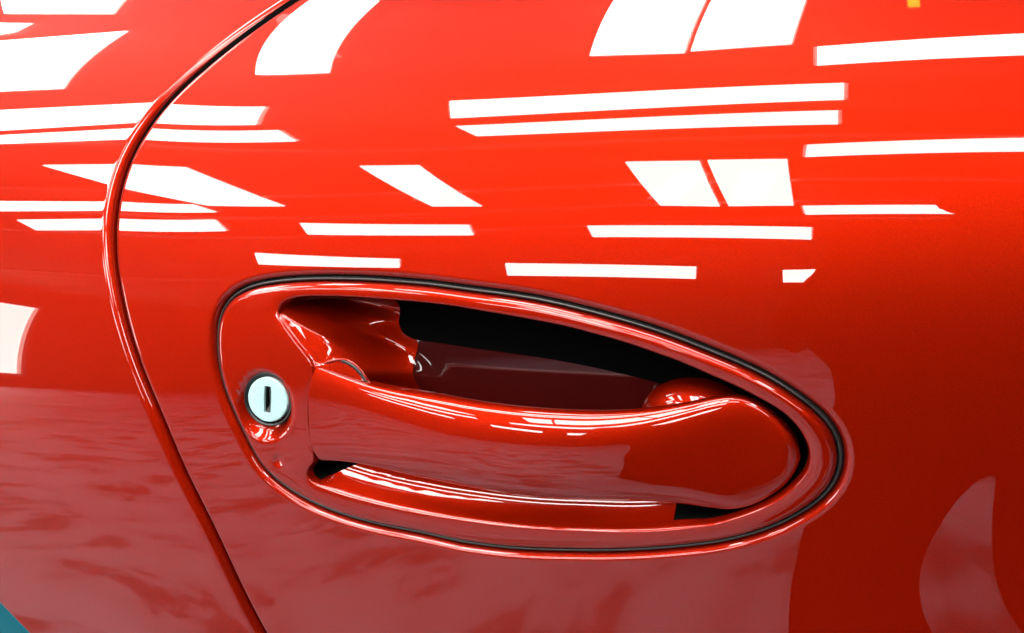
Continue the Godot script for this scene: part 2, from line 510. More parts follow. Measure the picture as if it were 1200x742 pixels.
	var seam := spline(mm(PackedVector2Array([Vector2(-113.1, 161.5), Vector2(-121.0, 155.9), Vector2(-129.0, 150.3), Vector2(-137.0, 144.2), Vector2(-144.0, 138.0), Vector2(-150.9, 131.2), Vector2(-157.5, 124.5), Vector2(-164.3, 117.5), Vector2(-170.7, 110.6), Vector2(-177.1, 103.1), Vector2(-183.2, 95.8), Vector2(-189.3, 87.8), Vector2(-194.3, 79.5), Vector2(-198.3, 70.0), Vector2(-201.1, 60.4), Vector2(-202.4, 49.6), Vector2(-202.2, 38.9), Vector2(-200.9, 27.4), Vector2(-198.5, 16.4), Vector2(-195.1, 4.9), Vector2(-191.4, -5.9), Vector2(-187.1, -17.2), Vector2(-182.7, -27.8), Vector2(-177.6, -38.8), Vector2(-172.4, -49.1), Vector2(-167.2, -60.1), Vector2(-162.5, -70.6), Vector2(-157.4, -81.7), Vector2(-152.2, -92.1), Vector2(-146.7, -103.1), Vector2(-141.8, -113.7), Vector2(-137.0, -125.2), Vector2(-132.3, -136.1), Vector2(-127.0, -147.5), Vector2(-121.7, -158.2), Vector2(-116.3, -169.7), Vector2(-111.2, -180.7), Vector2(-105.8, -192.4), Vector2(-100.6, -203.5), Vector2(-95.1, -215.4)])), 400, false, 30)
	door_skin(O, seam)
	# handle: the escutcheon is the part, the rest are its pieces
	var shell := escutcheon(O, R)
	var black_cut := black_shade_field(shell)
	var black_shade := flat_material("black_shade", Color(0.02, 0.02, 0.02), 0.8)  # blackness of the shaded recess put into the colour
	black_shade.metallic_specular = 0.1
	var maroon_cut := maroon_shade_field(shell, black_cut)
	var painted := black_cut.duplicate()
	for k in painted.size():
		painted[k] = maxf(black_cut[k], maroon_cut[k])
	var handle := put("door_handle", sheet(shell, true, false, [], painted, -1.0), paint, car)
	var maroon := flat_material("maroon_shade", Color(0.22, 0.012, 0.01), 0.6)  # stands for body paint in shade, darkened by colour
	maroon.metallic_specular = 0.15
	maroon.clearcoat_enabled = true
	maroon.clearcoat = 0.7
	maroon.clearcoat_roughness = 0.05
	put("recess_maroon_shade", sheet(shell, true, false, [], maroon_cut, 1.0), maroon, handle)
	put("recess_black_shade", sheet(shell, true, false, [], black_cut, 1.0), black_shade, handle)
	gasket(O, handle)
	grip(handle)
	lock(handle)


func lip_row(O: PackedVector2Array, N: PackedVector2Array, off: float, h: float) -> PackedVector3Array:
	var row := PackedVector3Array()
	for i in O.size():
		row.append(on(O[i] + N[i] * off, h))
	return row


func door_skin(O: PackedVector2Array, seam: PackedVector2Array) -> void:
	var N := outward(O, true, HUB)
	var rows := []
	var given := []
	# turned-in lip round the handle
	var r := 0.0037
	var start := 0.0024
	for h in [-0.009, -0.006]:
		rows.append(lip_row(O, N, start, h))
		given.append(null)
	for k in 13:
		var a := PI * 0.5 * k / 12.0
		rows.append(lip_row(O, N, start + r * (1.0 - cos(a)), -r * (1.0 - sin(a))))
		given.append(null)
	given[given.size() - 1] = null
	# from the lip out to the edges of the door
	var lip := PackedVector2Array()
	for i in O.size():
		lip.append(O[i] + N[i] * (start + r))
	var sn := outward(seam, false, Vector2(-0.6, -0.02))  # towards the door
	var edge := PackedVector2Array()  # inner start of the door's rolled rear edge
	for i in seam.size():
		edge.append(seam[i] + sn[i] * (0.0013 + 0.0024))
	var target := PackedVector2Array()
	for i in lip.size():
		target.append(door_limit(HUB, (lip[i] - HUB).normalized(), edge))
	var steps := 90
	for k in range(1, steps + 1):
		var t := pow(k / float(steps), 1.6)
		var row := PackedVector3Array()
		var nr := PackedVector3Array()
		for i in lip.size():
			var q := lip[i].lerp(target[i], t)
			row.append(on(q))
			nr.append(body_normal(q))
		rows.append(row)
		given.append(nr)
	var skin := put("door_skin", sheet(rows, true, false, given), paint, car)
	# rolled rear edge of the door along the seam
	rows = []
	for k in 12:
		var a := PI * 0.5 * k / 9.0 if k < 10 else PI * 0.5
		var drop := 0.0 if k < 10 else 0.004 * (k - 9)
		var row := PackedVector3Array()
		for i in seam.size():
			row.append(on(seam[i] + sn[i] * (0.0013 + 0.0024 * (1.0 - sin(a))), -0.0024 * (1.0 - cos(a)) - drop))
		rows.append(row)
	put("rear_edge", sheet(rows, false, false), paint, skin)
	# dark rubber seal down in the gap
	var seal_black := flat_material("black_seal", Color(0.015, 0.015, 0.015), 0.9)
	seal_black.metallic_specular = 0.1
	var seal := PackedVector3Array()
	for i in range(0, seam.size(), 4):
		seal.append(on(seam[i], -0.0096))
	put("gap_seal", tube(seal, 0.005, 10), seal_black, skin)


func door_limit(from: Vector2, dir: Vector2, edge: PackedVector2Array) -> Vector2:
	# the nearest of: the seam, and the straight limits of the modelled part of the door
	var best := 1e9
	for lim in [[Vector2(1, 0), 0.5], [Vector2(0, 1), 0.19], [Vector2(0, -1), 0.42], [Vector2(-1, 0), 0.3]]:
		var d: float = dir.dot(lim[0])
		if d > 1e-6:
			best = minf(best, (float(lim[1]) - from.dot(lim[0])) / d)
	for i in edge.size() - 1:
		var hit = Geometry2D.segment_intersects_segment(from, from + dir * 2.0, edge[i], edge[i + 1])
		if hit != null:
			best = minf(best, from.distance_to(hit))
	return from + dir * best


func nearest(a: PackedVector2Array, q: Vector2, at: int, span: int, step: int) -> Array:
	# distance from q to the closed curve a near index at, and that index
	var n := a.size()
	var best := 1e9
	var where := at
	for k in range(-span, span + 1, step):
		var d := q.distance_squared_to(a[(at + k + n * 4) % n])
		if d < best:
			best = d
			where = (at + k + n * 4) % n
	var p := a[where]
	var d1 := q.distance_to(Geometry2D.get_closest_point_to_segment(q, a[(where - step + n) % n], p))
	var d2 := q.distance_to(Geometry2D.get_closest_point_to_segment(q, p, a[(where + step) % n]))
	return [minf(d1, d2), where]


func ray_to(a: PackedVector2Array, from: Vector2, dir: Vector2, at: int) -> int:
	return at


var K0 := PackedFloat32Array()  # steepness of the recess wall along R
var DN := PackedFloat32Array()  # 1 along the lower edge
var KR := PackedFloat32Array()  # rounding of its edge


func plate(q: Vector2, dO: float, dR: float) -> float:
	# the escutcheon's outer surface above the door's
	var ro := 0.0026
	var h := TOP
	if dO < ro:
		var t := 1.0 - dO / ro
		h -= ro * (1.0 - sqrt(maxf(1.0 - t * t, 0.0)))
	var w := dO + maxf(dR, 0.0)
	var slim := clampf((0.024 - w) / 0.012, 0.0, 1.0)
	var t2 := dO / maxf(w, 1e-5)
	h -= slim * 0.0006 * (2.0 * t2 - 1.0) * (2.0 * t2 - 1.0) * clampf(w / 0.010, 0.0, 1.0)
	# dish round the lock, and the small dimple below it
	var e := (q - Vector2(-0.1130, -0.0452)) / Vector2(0.0140, 0.0168)
	h -= 0.0034 * (1.0 - smoothstep(0.62, 1.0, e.length()))
	var g := (q - Vector2(-0.1072, -0.0693)) / Vector2(0.0030, 0.0040)
	h -= 0.0010 * (1.0 - smoothstep(0.1, 1.0, g.length()))
	return h


func recess(s: float, k0: float, down: float) -> float:
	# steep wall with a flat bottom; along the lower edge a scoop that levels out
	var wall := smax(TOP - k0 * s, TOP - 0.034 + minf(maxf(s, 0.0), 0.02) * 0.1, 0.026)
	if s <= 0.0:
		return TOP - k0 * s
	var scoop := TOP - 0.0118 * (1.0 - exp(-k0 * s / 0.0118))
	return lerpf(wall, scoop, down * (1.0 - smoothstep(0.011, 0.021, s)))


func shoulder(q: Vector2) -> float:
	# the sloping boss that carries the grip's pivot: a plane falling away to the right and up
	var n := Vector2(0.80, 0.60)
	var s := (q - Vector2(-0.0975, -0.0170)).dot(n)
	var side := (q - Vector2(-0.1050, -0.0052)).dot(Vector2(0.42, 0.907))
	return TOP - 0.0004 - maxf(s, 0.0) * 0.42 - s * s * 4.0 - maxf(side + 0.0005, 0.0) * 2.2 - pow(maxf(q.x + 0.084, 0.0), 2.0) * 40.0 - maxf(-0.052 - q.y, 0.0) * 3.0


func escutcheon(O: PackedVector2Array, R: PackedVector2Array) -> Array:
	var n := R.size()
	RN = outward(R, true, HUB)
	K0.resize(n)
	KR.resize(n)
	DN.resize(n)
	for i in n:
		var down := smoothstep(0.35, 0.9, -RN[i].y) * smoothstep(-0.091, -0.085, R[i].x) * (1.0 - smoothstep(0.070, 0.085, R[i].x))
		K0[i] = lerpf(4.8, 2.6, down)
		DN[i] = down
		# tight edge where the grip butts against the plate
		var joint := 1.0 - smoothstep(-0.0866, -0.0846, R[i].x)
		joint *= smoothstep(-0.0705, -0.0680, R[i].y) * (1.0 - smoothstep(-0.0262, -0.0235, R[i].y))
		var heel := (1.0 - smoothstep(-0.084, -0.078, R[i].x)) * (1.0 - smoothstep(-0.070, -0.066, R[i].y))
		KR[i] = lerpf(lerpf(lerpf(0.0034, 0.0022, down), 0.0016, heel), 0.0012, joint)
	for it in 12:
		var k2 := K0.duplicate()
		for i in n:
			k2[i] = (K0[i] * 2.0 + K0[(i + 1) % n] + K0[(i + n - 1) % n]) * 0.25
		K0 = k2
	# outer outline at the same angles as R
	var oa := PackedVector2Array()
	var oi := PackedInt32Array()
	for i in n:
		var dir := (R[i] - HUB).normalized()
		var best := -2.0
		var bi := 0
		for k in O.size():
			var c := (O[k] - HUB).normalized().dot(dir)
			if c > best:
				best = c
				bi = k
		var hit = null
		for k in [-2, -1, 0, 1]:
			var a := O[(bi + k + O.size()) % O.size()]
			var b := O[(bi + k + 1 + O.size()) % O.size()]
			var h = Geometry2D.segment_intersects_segment(HUB, HUB + dir, a, b)
			if h != null: hit = h
		oa.append(hit if hit != null else O[bi])
		oi.append(bi)
	var edge_at := [0.0, 0.0001, 0.0003, 0.0006, 0.001, 0.0014, 0.0018, 0.0022, 0.0026, 0.003, 0.0034]
	var rows := []
	var count := edge_at.size() + 14 + 26 + 64
	var flat := []
	var high := []
	for k in count + 1:
		var p := PackedVector3Array()
		p.resize(n)
		rows.append(p)
		var p2 := PackedVector2Array()
		p2.resize(n)
		flat.append(p2)
		var p1 := PackedFloat32Array()
		p1.resize(n)
		high.append(p1)
	for i in n:
		var dir := (R[i] - HUB).normalized()
		var len_in := R[i].distance_to(HUB)
		var w := oa[i].distance_to(R[i])
		var ats := PackedFloat32Array()  # distance inward from the outer outline
		for e in edge_at:
			ats.append(minf(e, w * 0.45))
		var a0 := ats[ats.size() - 1]
		var a1 := maxf(w - 0.003, a0 + 0.0002)
		for k in 14:
			ats.append(lerpf(a0, a1, (k + 1) / 14.0))
		for k in 26:
			ats.append(lerpf(a1, w + 0.005, (k + 1) / 26.0))
		for k in 64:
			ats.append(w + 0.005 + (len_in * 0.93 - 0.005) * pow((k + 1) / 64.0, 1.25))
		for k in ats.size():
			var q := oa[i] - dir * ats[k]
			var inside := ats[k] > w
			var dR := 0.0
			var at := i
			if ats[k] > w - 0.012:
				var f := nearest(R, q, i, 40, 2) if absf(ats[k] - w) < 0.02 else nearest(R, q, i, 490, 14)
				dR = f[0]
				at = f[1]
			else:
				dR = ats[k] * 0.0 + (w - ats[k])
			var dO := 0.02
			if ats[k] < 0.03:
				dO = nearest(O, q, oi[i], 24, 1)[0]
			var h := plate(q, dO, 0.0 if inside else dR)
			var s := dR if inside else -dR
			var bowl := smax(recess(s, K0[at], DN[at]), shoulder(q), lerpf(0.0022, 0.0110, smoothstep(-0.092, -0.074, q.x)))
			if not inside and dR > 0.008:
				bowl = 1.0
			h = smin(h, bowl, KR[i])
			flat[k + 1][i] = q
			high[k + 1][i] = h
	# soften the inside of the recess, away from its rim and the pivot's shoulder
	var first := edge_at.size() + 14 + 22
	for it in 90:
		for k in range(first, count):
			var ease := minf((k - first) / 10.0, 1.0)
			var a: PackedFloat32Array = high[k]
			var b: PackedFloat32Array = high[k - 1]
			var c: PackedFloat32Array = high[k + 1]
			var p2: PackedVector2Array = flat[k]
			var s := a.duplicate()
			for i in n:
				var w := ease * smoothstep(-0.088, -0.064, p2[i].x) * smoothstep(-0.062, -0.052, p2[i].y)
				if w > 0.0:
					var near := (a[(i + 4) % n] + a[(i + n - 4) % n]) * 0.3 + (b[i] + c[i]) * 0.2
					s[i] = lerpf(a[i], near, w * 0.8)
			high[k] = s
	for k in range(1, count + 1):
		for i in n:
			rows[k][i] = on(flat[k][i], high[k][i])
	for i in n:
		rows[0][i] = rows[1][i] - Vector3(0, 0, 0.007)
	var last := PackedVector3Array()
	for i in n:
		last.append(on(HUB + (R[i] - HUB).normalized() * 0.00002, -0.0400))
	rows.append(last)
	return rows


func black_shade_field(rows: Array) -> PackedFloat32Array:
	# above zero where the deep shade of the recess is coloured in black: under its upper edge and round its front end
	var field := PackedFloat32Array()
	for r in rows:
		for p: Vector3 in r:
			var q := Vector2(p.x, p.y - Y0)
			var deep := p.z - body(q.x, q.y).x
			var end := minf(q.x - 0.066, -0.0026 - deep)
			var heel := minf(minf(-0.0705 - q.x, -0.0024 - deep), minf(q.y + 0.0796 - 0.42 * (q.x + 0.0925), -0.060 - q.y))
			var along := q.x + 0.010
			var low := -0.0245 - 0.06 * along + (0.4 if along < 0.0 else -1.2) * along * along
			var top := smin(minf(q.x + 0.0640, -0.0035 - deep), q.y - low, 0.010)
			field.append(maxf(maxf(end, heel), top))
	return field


func maroon_shade_field(rows: Array, black_cut: PackedFloat32Array) -> PackedFloat32Array:
	# above zero at the bottom of the recess, its shade coloured in maroon
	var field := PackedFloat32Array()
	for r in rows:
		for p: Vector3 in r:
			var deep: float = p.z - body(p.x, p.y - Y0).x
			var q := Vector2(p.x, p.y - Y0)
			field.append(minf(minf(minf(-0.0045 - deep, q.y + 0.050), q.x + 0.0560 - 18.0 * pow(q.y + 0.030, 2.0)), -black_cut[field.size()]))
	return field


func gasket(O: PackedVector2Array, parent: Node) -> void:
	var N := outward(O, true, HUB)
	var rows := []
	for e in [[-0.0008, -0.0090], [-0.0005, -0.0050], [-0.0001, -0.0036], [0.0003, -0.0024], [0.0008, -0.0016], [0.0013, -0.0013], [0.0017, -0.0016], [0.0021, -0.0026], [0.0025, -0.0042], [0.0028, -0.0060], [0.0031, -0.0090]]:
		rows.append(lip_row(O, N, e[0], e[1]))
	put("rubber_gasket", sheet(rows, true, false), rubber, parent)


func grip(parent: Node) -> void:
	var T := spline(mm(PackedVector2Array([Vector2(-88.2, -26.4), Vector2(-83.2, -27.6), Vector2(-78.2, -28.8), Vector2(-73.2, -29.9), Vector2(-68.2, -31.0), Vector2(-63.2, -31.9), Vector2(-58.2, -32.6), Vector2(-53.1, -33.0), Vector2(-48.1, -33.4), Vector2(-43.2, -33.6), Vector2(-38.2, -33.8), Vector2(-33.3, -34.1), Vector2(-28.4, -34.3), Vector2(-23.6, -34.6), Vector2(-18.8, -34.9), Vector2(-14.0, -35.1), Vector2(-9.2, -35.3), Vector2(-4.5, -35.4), Vector2(0.2, -35.6), Vector2(4.8, -35.7), Vector2(9.5, -35.7), Vector2(14.1, -35.8), Vector2(18.6, -35.8), Vector2(23.2, -35.7), Vector2(27.7, -35.7), Vector2(32.2, -35.6), Vector2(36.7, -35.4), Vector2(41.1, -35.1), Vector2(45.5, -34.7), Vector2(49.9, -34.2), Vector2(54.2, -33.6), Vector2(58.5, -32.9), Vector2(62.7, -32.0), Vector2(66.9, -31.0), Vector2(71.1, -30.0), Vector2(75.2, -28.8), Vector2(79.3, -27.7), Vector2(83.3, -26.7), Vector2(87.4, -25.9), Vector2(91.4, -25.9), Vector2(95.3, -27.1), Vector2(98.9, -28.9), Vector2(102.2, -31.3), Vector2(105.2, -33.9), Vector2(108.1, -36.9), Vector2(110.6, -40.2), Vector2(112.6, -43.9), Vector2(113.7, -48.2)])), 140, false, 6)
	var B := spline(mm(PackedVector2Array([Vector2(-87.4, -68.0), Vector2(-82.2, -67.7), Vector2(-77.1, -67.4), Vector2(-72.0, -67.5), Vector2(-67.0, -67.9), Vector2(-62.1, -68.5), Vector2(-57.2, -69.0), Vector2(-52.3, -69.6), Vector2(-47.5, -70.2), Vector2(-42.7, -70.7), Vector2(-37.9, -71.1), Vector2(-33.1, -71.5), Vector2(-28.4, -71.9), Vector2(-23.7, -72.1), Vector2(-18.9, -72.4), Vector2(-14.3, -72.6), Vector2(-9.6, -72.8), Vector2(-5.0, -73.1), Vector2(-0.4, -73.3), Vector2(4.2, -73.5), Vector2(8.7, -73.6), Vector2(13.3, -73.7), Vector2(17.8, -73.6), Vector2(22.3, -73.6), Vector2(26.8, -73.5), Vector2(31.2, -73.4), Vector2(35.6, -73.3), Vector2(40.0, -73.1), Vector2(44.4, -72.9), Vector2(48.8, -72.7), Vector2(53.1, -72.5), Vector2(57.4, -72.4), Vector2(61.6, -72.3), Vector2(65.9, -72.2), Vector2(70.1, -72.3), Vector2(74.2, -72.6), Vector2(78.4, -73.0), Vector2(82.5, -73.3), Vector2(86.6, -73.5), Vector2(90.6, -73.0), Vector2(94.6, -71.7), Vector2(98.4, -69.8), Vector2(101.9, -67.3), Vector2(105.2, -64.5), Vector2(108.3, -61.4), Vector2(110.8, -57.8), Vector2(112.7, -53.8), Vector2(113.8, -49.6)])), 140, false, 6)
	var n := T.size()
	var rows := []
	var m := 72
	for i in n:
		var f := i / float(n - 1)
		var swell := sin(PI * clampf(f / 0.9, 0.0, 1.0))
		var zf := TOP + 0.0085 * swell * swell + 0.0004 - 0.0012 * smoothstep(0.75, 1.0, f)
		var half := T[i].distance_to(B[i]) * 0.5
		var b := lerpf(lerpf(0.0032, 0.0085, smoothstep(0.0, 0.3, f)), 0.0042, smoothstep(0.55, 0.9, f))
		var tip := ((T[i] + B[i]) * 0.5).distance_to((T[n - 1] + B[n - 1]) * 0.5)
		var te := 1.0 - clampf(tip / 0.0055, 0.0, 1.0)
		zf -= b * (1.0 - sqrt(1.0 - te * te * 0.99))
		b *= sqrt(1.0 - te * te * 0.99)
		var back := lerpf(0.008, 0.0075, f) * clampf(half / 0.006, 0.1, 1.0)
		var ex := lerpf(lerpf(3.4, 2.3, smoothstep(0.0, 0.35, f)), 3.0, smoothstep(0.6, 0.95, f))
		var bow := -0.0040 * (1.0 - smoothstep(0.0, 0.12, f))
		var row := PackedVector3Array()
		for k in m:
			var a := TAU * k / m
			var ca := cos(a)
			var sa := sin(a)
			var w := signf(ca) * pow(absf(ca), 2.0 / ex)
			var dz := pow(absf(sa), 2.0 / ex)
			var q := T[i].lerp(B[i], 0.5 - 0.5 * w)
			q.x += bow * (1.0 - w * w * w * w)
			q.x += 0.0010 * (1.0 - smoothstep(0.0, 0.05, f))
			row.append(on(q, zf - b + (dz * b if sa >= 0.0 else -dz * back)))
		rows.append(row)
	# closed left end
	var cap := PackedVector3Array()
	var mid := Vector3.ZERO
	for q in rows[0]:
		mid += q / m
	for q in rows[0]:
		cap.append(mid + (q - mid) * 0.001)
	var skin := put("grip", sheet(rows, true, true), paint, parent)
	# arm from the grip's free end back into the recess
	var dome := []
	var c := on(Vector2(0.0715, -0.0430), -0.0175)
	for i in 33:
		var la := PI * i / 32.0 - PI * 0.5
		var row := PackedVector3Array()
		for k in 48:
			var lo := TAU * k / 48.0
			row.append(c + Vector3(cos(lo) * cos(la) * 0.023, sin(la) * 0.0178, sin(lo) * cos(la) * 0.0125))
		dome.append(row)
	put("grip_arm", sheet(dome, true, true), paint, parent)
	# pivot at the fixed end
	var P := spline(mm(PackedVector2Array([Vector2(-89.2, -26.6), Vector2(-87.7, -26.0), Vector2(-86.1, -25.4), Vector2(-84.5, -24.8), Vector2(-83.0, -24.2), Vector2(-81.4, -23.7), Vector2(-79.7, -23.2), Vector2(-78.1, -22.9), Vector2(-76.5, -22.7), Vector2(-74.9, -22.8), Vector2(-73.3, -23.2), Vector2(-71.9, -23.8), Vector2(-70.6, -24.6), Vector2(-69.3, -25.4), Vector2(-68.1, -26.4), Vector2(-67.0, -27.4), Vector2(-66.1, -28.6), Vector2(-65.2, -29.8), Vector2(-64.4, -31.0), Vector2(-63.5, -32.2)])), 40, false, 4)
	var path := PackedVector3Array()
	for q in P:
		path.append(on(q, -0.0016))
	put("pivot_rim", tube(path, 0.0006, 10), paint, parent)
	path = PackedVector3Array()
	for i in range(18, 40):
		path.append(on(P[i] + Vector2(-0.0009, -0.0008), -0.0020))
	put("pivot_gap", tube(path, 0.0010, 10), rubber, parent)
	var cap_rows := []
	for k in 14:
		var t := k / 13.0
		var row := PackedVector3Array()
		for i in P.size():
			var base_q := Vector2(lerpf(-0.0885, -0.0660, i / 39.0), lerpf(-0.0300, -0.0335, i / 39.0))
			row.append(on(P[i].lerp(base_q, t), -0.0022 + 0.0010 * sin(PI * 0.5 * t)))
		cap_rows.append(row)
	put("pivot_cover", sheet(cap_rows, false, false), paint, parent)


func lock(parent: Node) -> void:
	var c2 := Vector2(-0.1112, -0.0419)
	var nrm := body_normal(c2)
	var ey := (Vector3.UP - nrm * nrm.y).normalized()
	var ex := ey.cross(nrm)
	var c := on(c2, TOP - 0.0001)
	var at := func(x: float, y: float, h: float) -> Vector3: return c + ex * x + ey * y + nrm * h
	var ring := flat_material("black_ring", Color(0.02, 0.02, 0.022), 0.35)
	var rows := []
	for e in [[0.0122, -0.0070], [0.0122, -0.0008], [0.01205, -0.0002], [0.0118, 0.0], [0.0112, -0.0002], [0.0107, -0.0008], [0.0104, -0.0020], [0.0104, -0.0040]]:
		var row := PackedVector3Array()
		for k in 72:
			row.append(at.call(cos(TAU * k / 72) * e[0], sin(TAU * k / 72) * e[0], e[1]))
		rows.append(row)
	put("lock_ring", sheet(rows, true, false), ring, parent)
	# face with the slot cut through it
	var chrome := StandardMaterial3D.new()
	chrome.resource_name = "satin_lock_metal"
	chrome.albedo_color = Color(0.66, 0.80, 0.80)
	chrome.metallic = 0.1
	var worn := noise_image(31, 0.02, 256, false)
	var wr := Gradient.new()
	wr.colors = PackedColorArray([Color(0.86, 0.88, 0.88), Color(1, 1, 1)])
	worn.color_ramp = wr
	chrome.albedo_texture = worn
	chrome.uv1_triplanar = true
	chrome.uv1_scale = Vector3(60, 300, 60)
	chrome.roughness = 0.42
	var hx := 0.0017
	var hy := 0.0060
	var tilt := -0.05
	rows = []
	var per := []
	var nseg := 96
	for k in nseg:
		var a := TAU * k / nseg
		var dx := cos(a)
		var dy := sin(a)
		# superelliptic slot edge
		var rr := 1.0 / pow(pow(absf(dx) / hx, 8.0) + pow(absf(dy) / hy, 8.0), 0.125)
		per.append(Vector2(dx, dy) * rr)
	for e in [[0.0, -0.0040], [0.0, -0.0004], [0.010, -0.0001], [0.03, 0.0], [0.3, 0.0], [0.6, 0.0], [0.9, 0.0], [0.97, -0.0001], [1.0, -0.0005], [1.0, -0.003]]:
		var row := PackedVector3Array()
		for k in nseg:
			var a := TAU * k / nseg
			var s: Vector2 = per[k].rotated(tilt)
			var o := Vector2(cos(a), sin(a)).rotated(tilt) * 0.0100
			var q := s.lerp(o, e[0])
			row.append(at.call(q.x, q.y, e[1] + 0.0002))
		rows.append(row)
	put("lock_face", sheet(rows, true, false), chrome, parent)
	# the dark inside of the keyhole with its shutter
	var inside := []
	for e in [[1.02, -0.0012], [0.6, -0.0030], [0.05, -0.0034]]:
		var row := PackedVector3Array()
		for k in nseg:
			var s: Vector2 = per[k].rotated(tilt) * e[0]
			row.append(at.call(s.x, s.y, e[1]))
		inside.append(row)
	put("keyhole", sheet(inside, true, false), ring, parent)
	var sh := []
	for e in [[-0.0009, -0.0013], [0.0000, -0.0013], [0.0003, -0.0024]]:
		var row := PackedVector3Array()
		for k in 12:
			row.append(at.call(0.0012 + e[0], lerpf(-0.0052, 0.0048, k / 11.0), e[1]))
		sh.append(row)
	put("keyhole_shutter", sheet(sh, false, false), flat_material("dull_steel", Color(0.22, 0.24, 0.24), 0.4), parent)


# ---------------------------------------------------------------- fender and intake
func fender_left(y: float) -> float:
	# rearward limit: the front edge of the side intake low down, else well out of the frame
	var x := -0.2875 + (-0.1636 - y) * 0.96
	return maxf(-0.62, x) if y < -0.05 else lerpf(maxf(-0.62, -0.2875 - 0.1136 * 0.96), -0.62, smoothstep(-0.05, 0.02, y))


func fender() -> void:
	var seam := spline(mm(PackedVector2Array([Vector2(-113.1, 161.5), Vector2(-121.0, 155.9), Vector2(-129.0, 150.3), Vector2(-137.0, 144.2), Vector2(-144.0, 138.0), Vector2(-150.9, 131.2), Vector2(-157.5, 124.5), Vector2(-164.3, 117.5), Vector2(-170.7, 110.6), Vector2(-177.1, 103.1), Vector2(-183.2, 95.8), Vector2(-189.3, 87.8), Vector2(-194.3, 79.5), Vector2(-198.3, 70.0), Vector2(-201.1, 60.4), Vector2(-202.4, 49.6), Vector2(-202.2, 38.9), Vector2(-200.9, 27.4), Vector2(-198.5, 16.4), Vector2(-195.1, 4.9), Vector2(-191.4, -5.9), Vector2(-187.1, -17.2), Vector2(-182.7, -27.8), Vector2(-177.6, -38.8), Vector2(-172.4, -49.1), Vector2(-167.2, -60.1), Vector2(-162.5, -70.6), Vector2(-157.4, -81.7), Vector2(-152.2, -92.1), Vector2(-146.7, -103.1), Vector2(-141.8, -113.7), Vector2(-137.0, -125.2), Vector2(-132.3, -136.1), Vector2(-127.0, -147.5), Vector2(-121.7, -158.2), Vector2(-116.3, -169.7), Vector2(-111.2, -180.7), Vector2(-105.8, -192.4), Vector2(-100.6, -203.5), Vector2(-95.1, -215.4)])), 400, false, 30)
	var sn := outward(seam, false, Vector2(0.6, -0.02))  # away from the door
	var rows := []
	var r := 0.0046
	var gap := 0.0013
	var given := []
	for k in 17:
		var a := PI * 0.5 * (1.0 - (k - 2) / 14.0) if k > 1 else PI * 0.5
		var drop := 0.0 if k > 1 else 0.004 * (2 - k)
		var row := PackedVector3Array()
		for i in seam.size():
			row.append(on(seam[i] + sn[i] * (gap + r * (1.0 - sin(a))), -r * (1.0 - cos(a)) - drop))
		rows.append(row)
		given.append(null)
	for k in range(1, 81):
		var t := pow(k / 80.0, 1.4)
		var row := PackedVector3Array()
		var nr := PackedVector3Array()
		for i in seam.size():
			var q := seam[i] + sn[i] * (gap + r)
			var e := Vector2(minf(fender_left(q.y), q.x - 0.004), q.y)
			var w := q.lerp(e, t)
			row.append(on(w))
			nr.append(body_normal(w))
		rows.append(row)
		given.append(nr)
	var f := put("rear_fender", sheet(rows, false, false, given), paint, car)
	# rolled edge of the side intake and the teal panel set back in it
	rows = []
	for k in 12:
		var a := PI * 0.5 * k / 9.0 if k < 10 else PI * 0.5
		var row := PackedVector3Array()
		for j in 60:
			var y := lerpf(-0.06, -0.23, j / 59.0)
			var q := Vector2(fender_left(y), y) + Vector2(-0.69, -0.72) * 0.0022 * sin(a)
			row.append(on(q, -0.0022 * (1.0 - cos(a)) - (0.006 * (k - 9) if k > 9 else 0.0)))
		rows.append(row)
	put("intake_edge", sheet(rows, false, false), paint, f)
	var teal := StandardMaterial3D.new()
	teal.resource_name = "teal_plastic"
	teal.albedo_color = Color(0.0, 0.36, 0.42)
	teal.roughness = 0.45
	teal.metallic_specular = 0.2
	rows = []
	for k in 10:
		var row := PackedVector3Array()
		for j in 30:
			var y := lerpf(-0.05, -0.40, j / 29.0)
			var q := Vector2(fender_left(maxf(y, -0.24)) + 0.003 - 0.16 * k / 9.0, y)
			row.append(on(q, -0.009))
		rows.append(row)
	put("side_intake", sheet(rows, false, false), teal, car, "dark teal panel low behind the rear fender")


# ---------------------------------------------------------------- the photographer, seen only in the paint
func bone_field(q: Vector3, bones: Array, k: float) -> Array:
	# smooth union of tapered capsules: distance, and the colour of the nearest
	var d := 1e3
	var near := 1e3
	var col := Color.BLACK
	for b in bones:
		var a: Vector3 = b[0]
		var ab: Vector3 = b[2] - a
		var t := clampf((q - a).dot(ab) / maxf(ab.length_squared(), 1e-9), 0.0, 1.0)
		var e := (q - a - ab * t).length() - lerpf(b[1], b[3], t)
		if e < near:
			near = e
			col = b[4]
		d = smin(d, e, k)
	return [d, col]


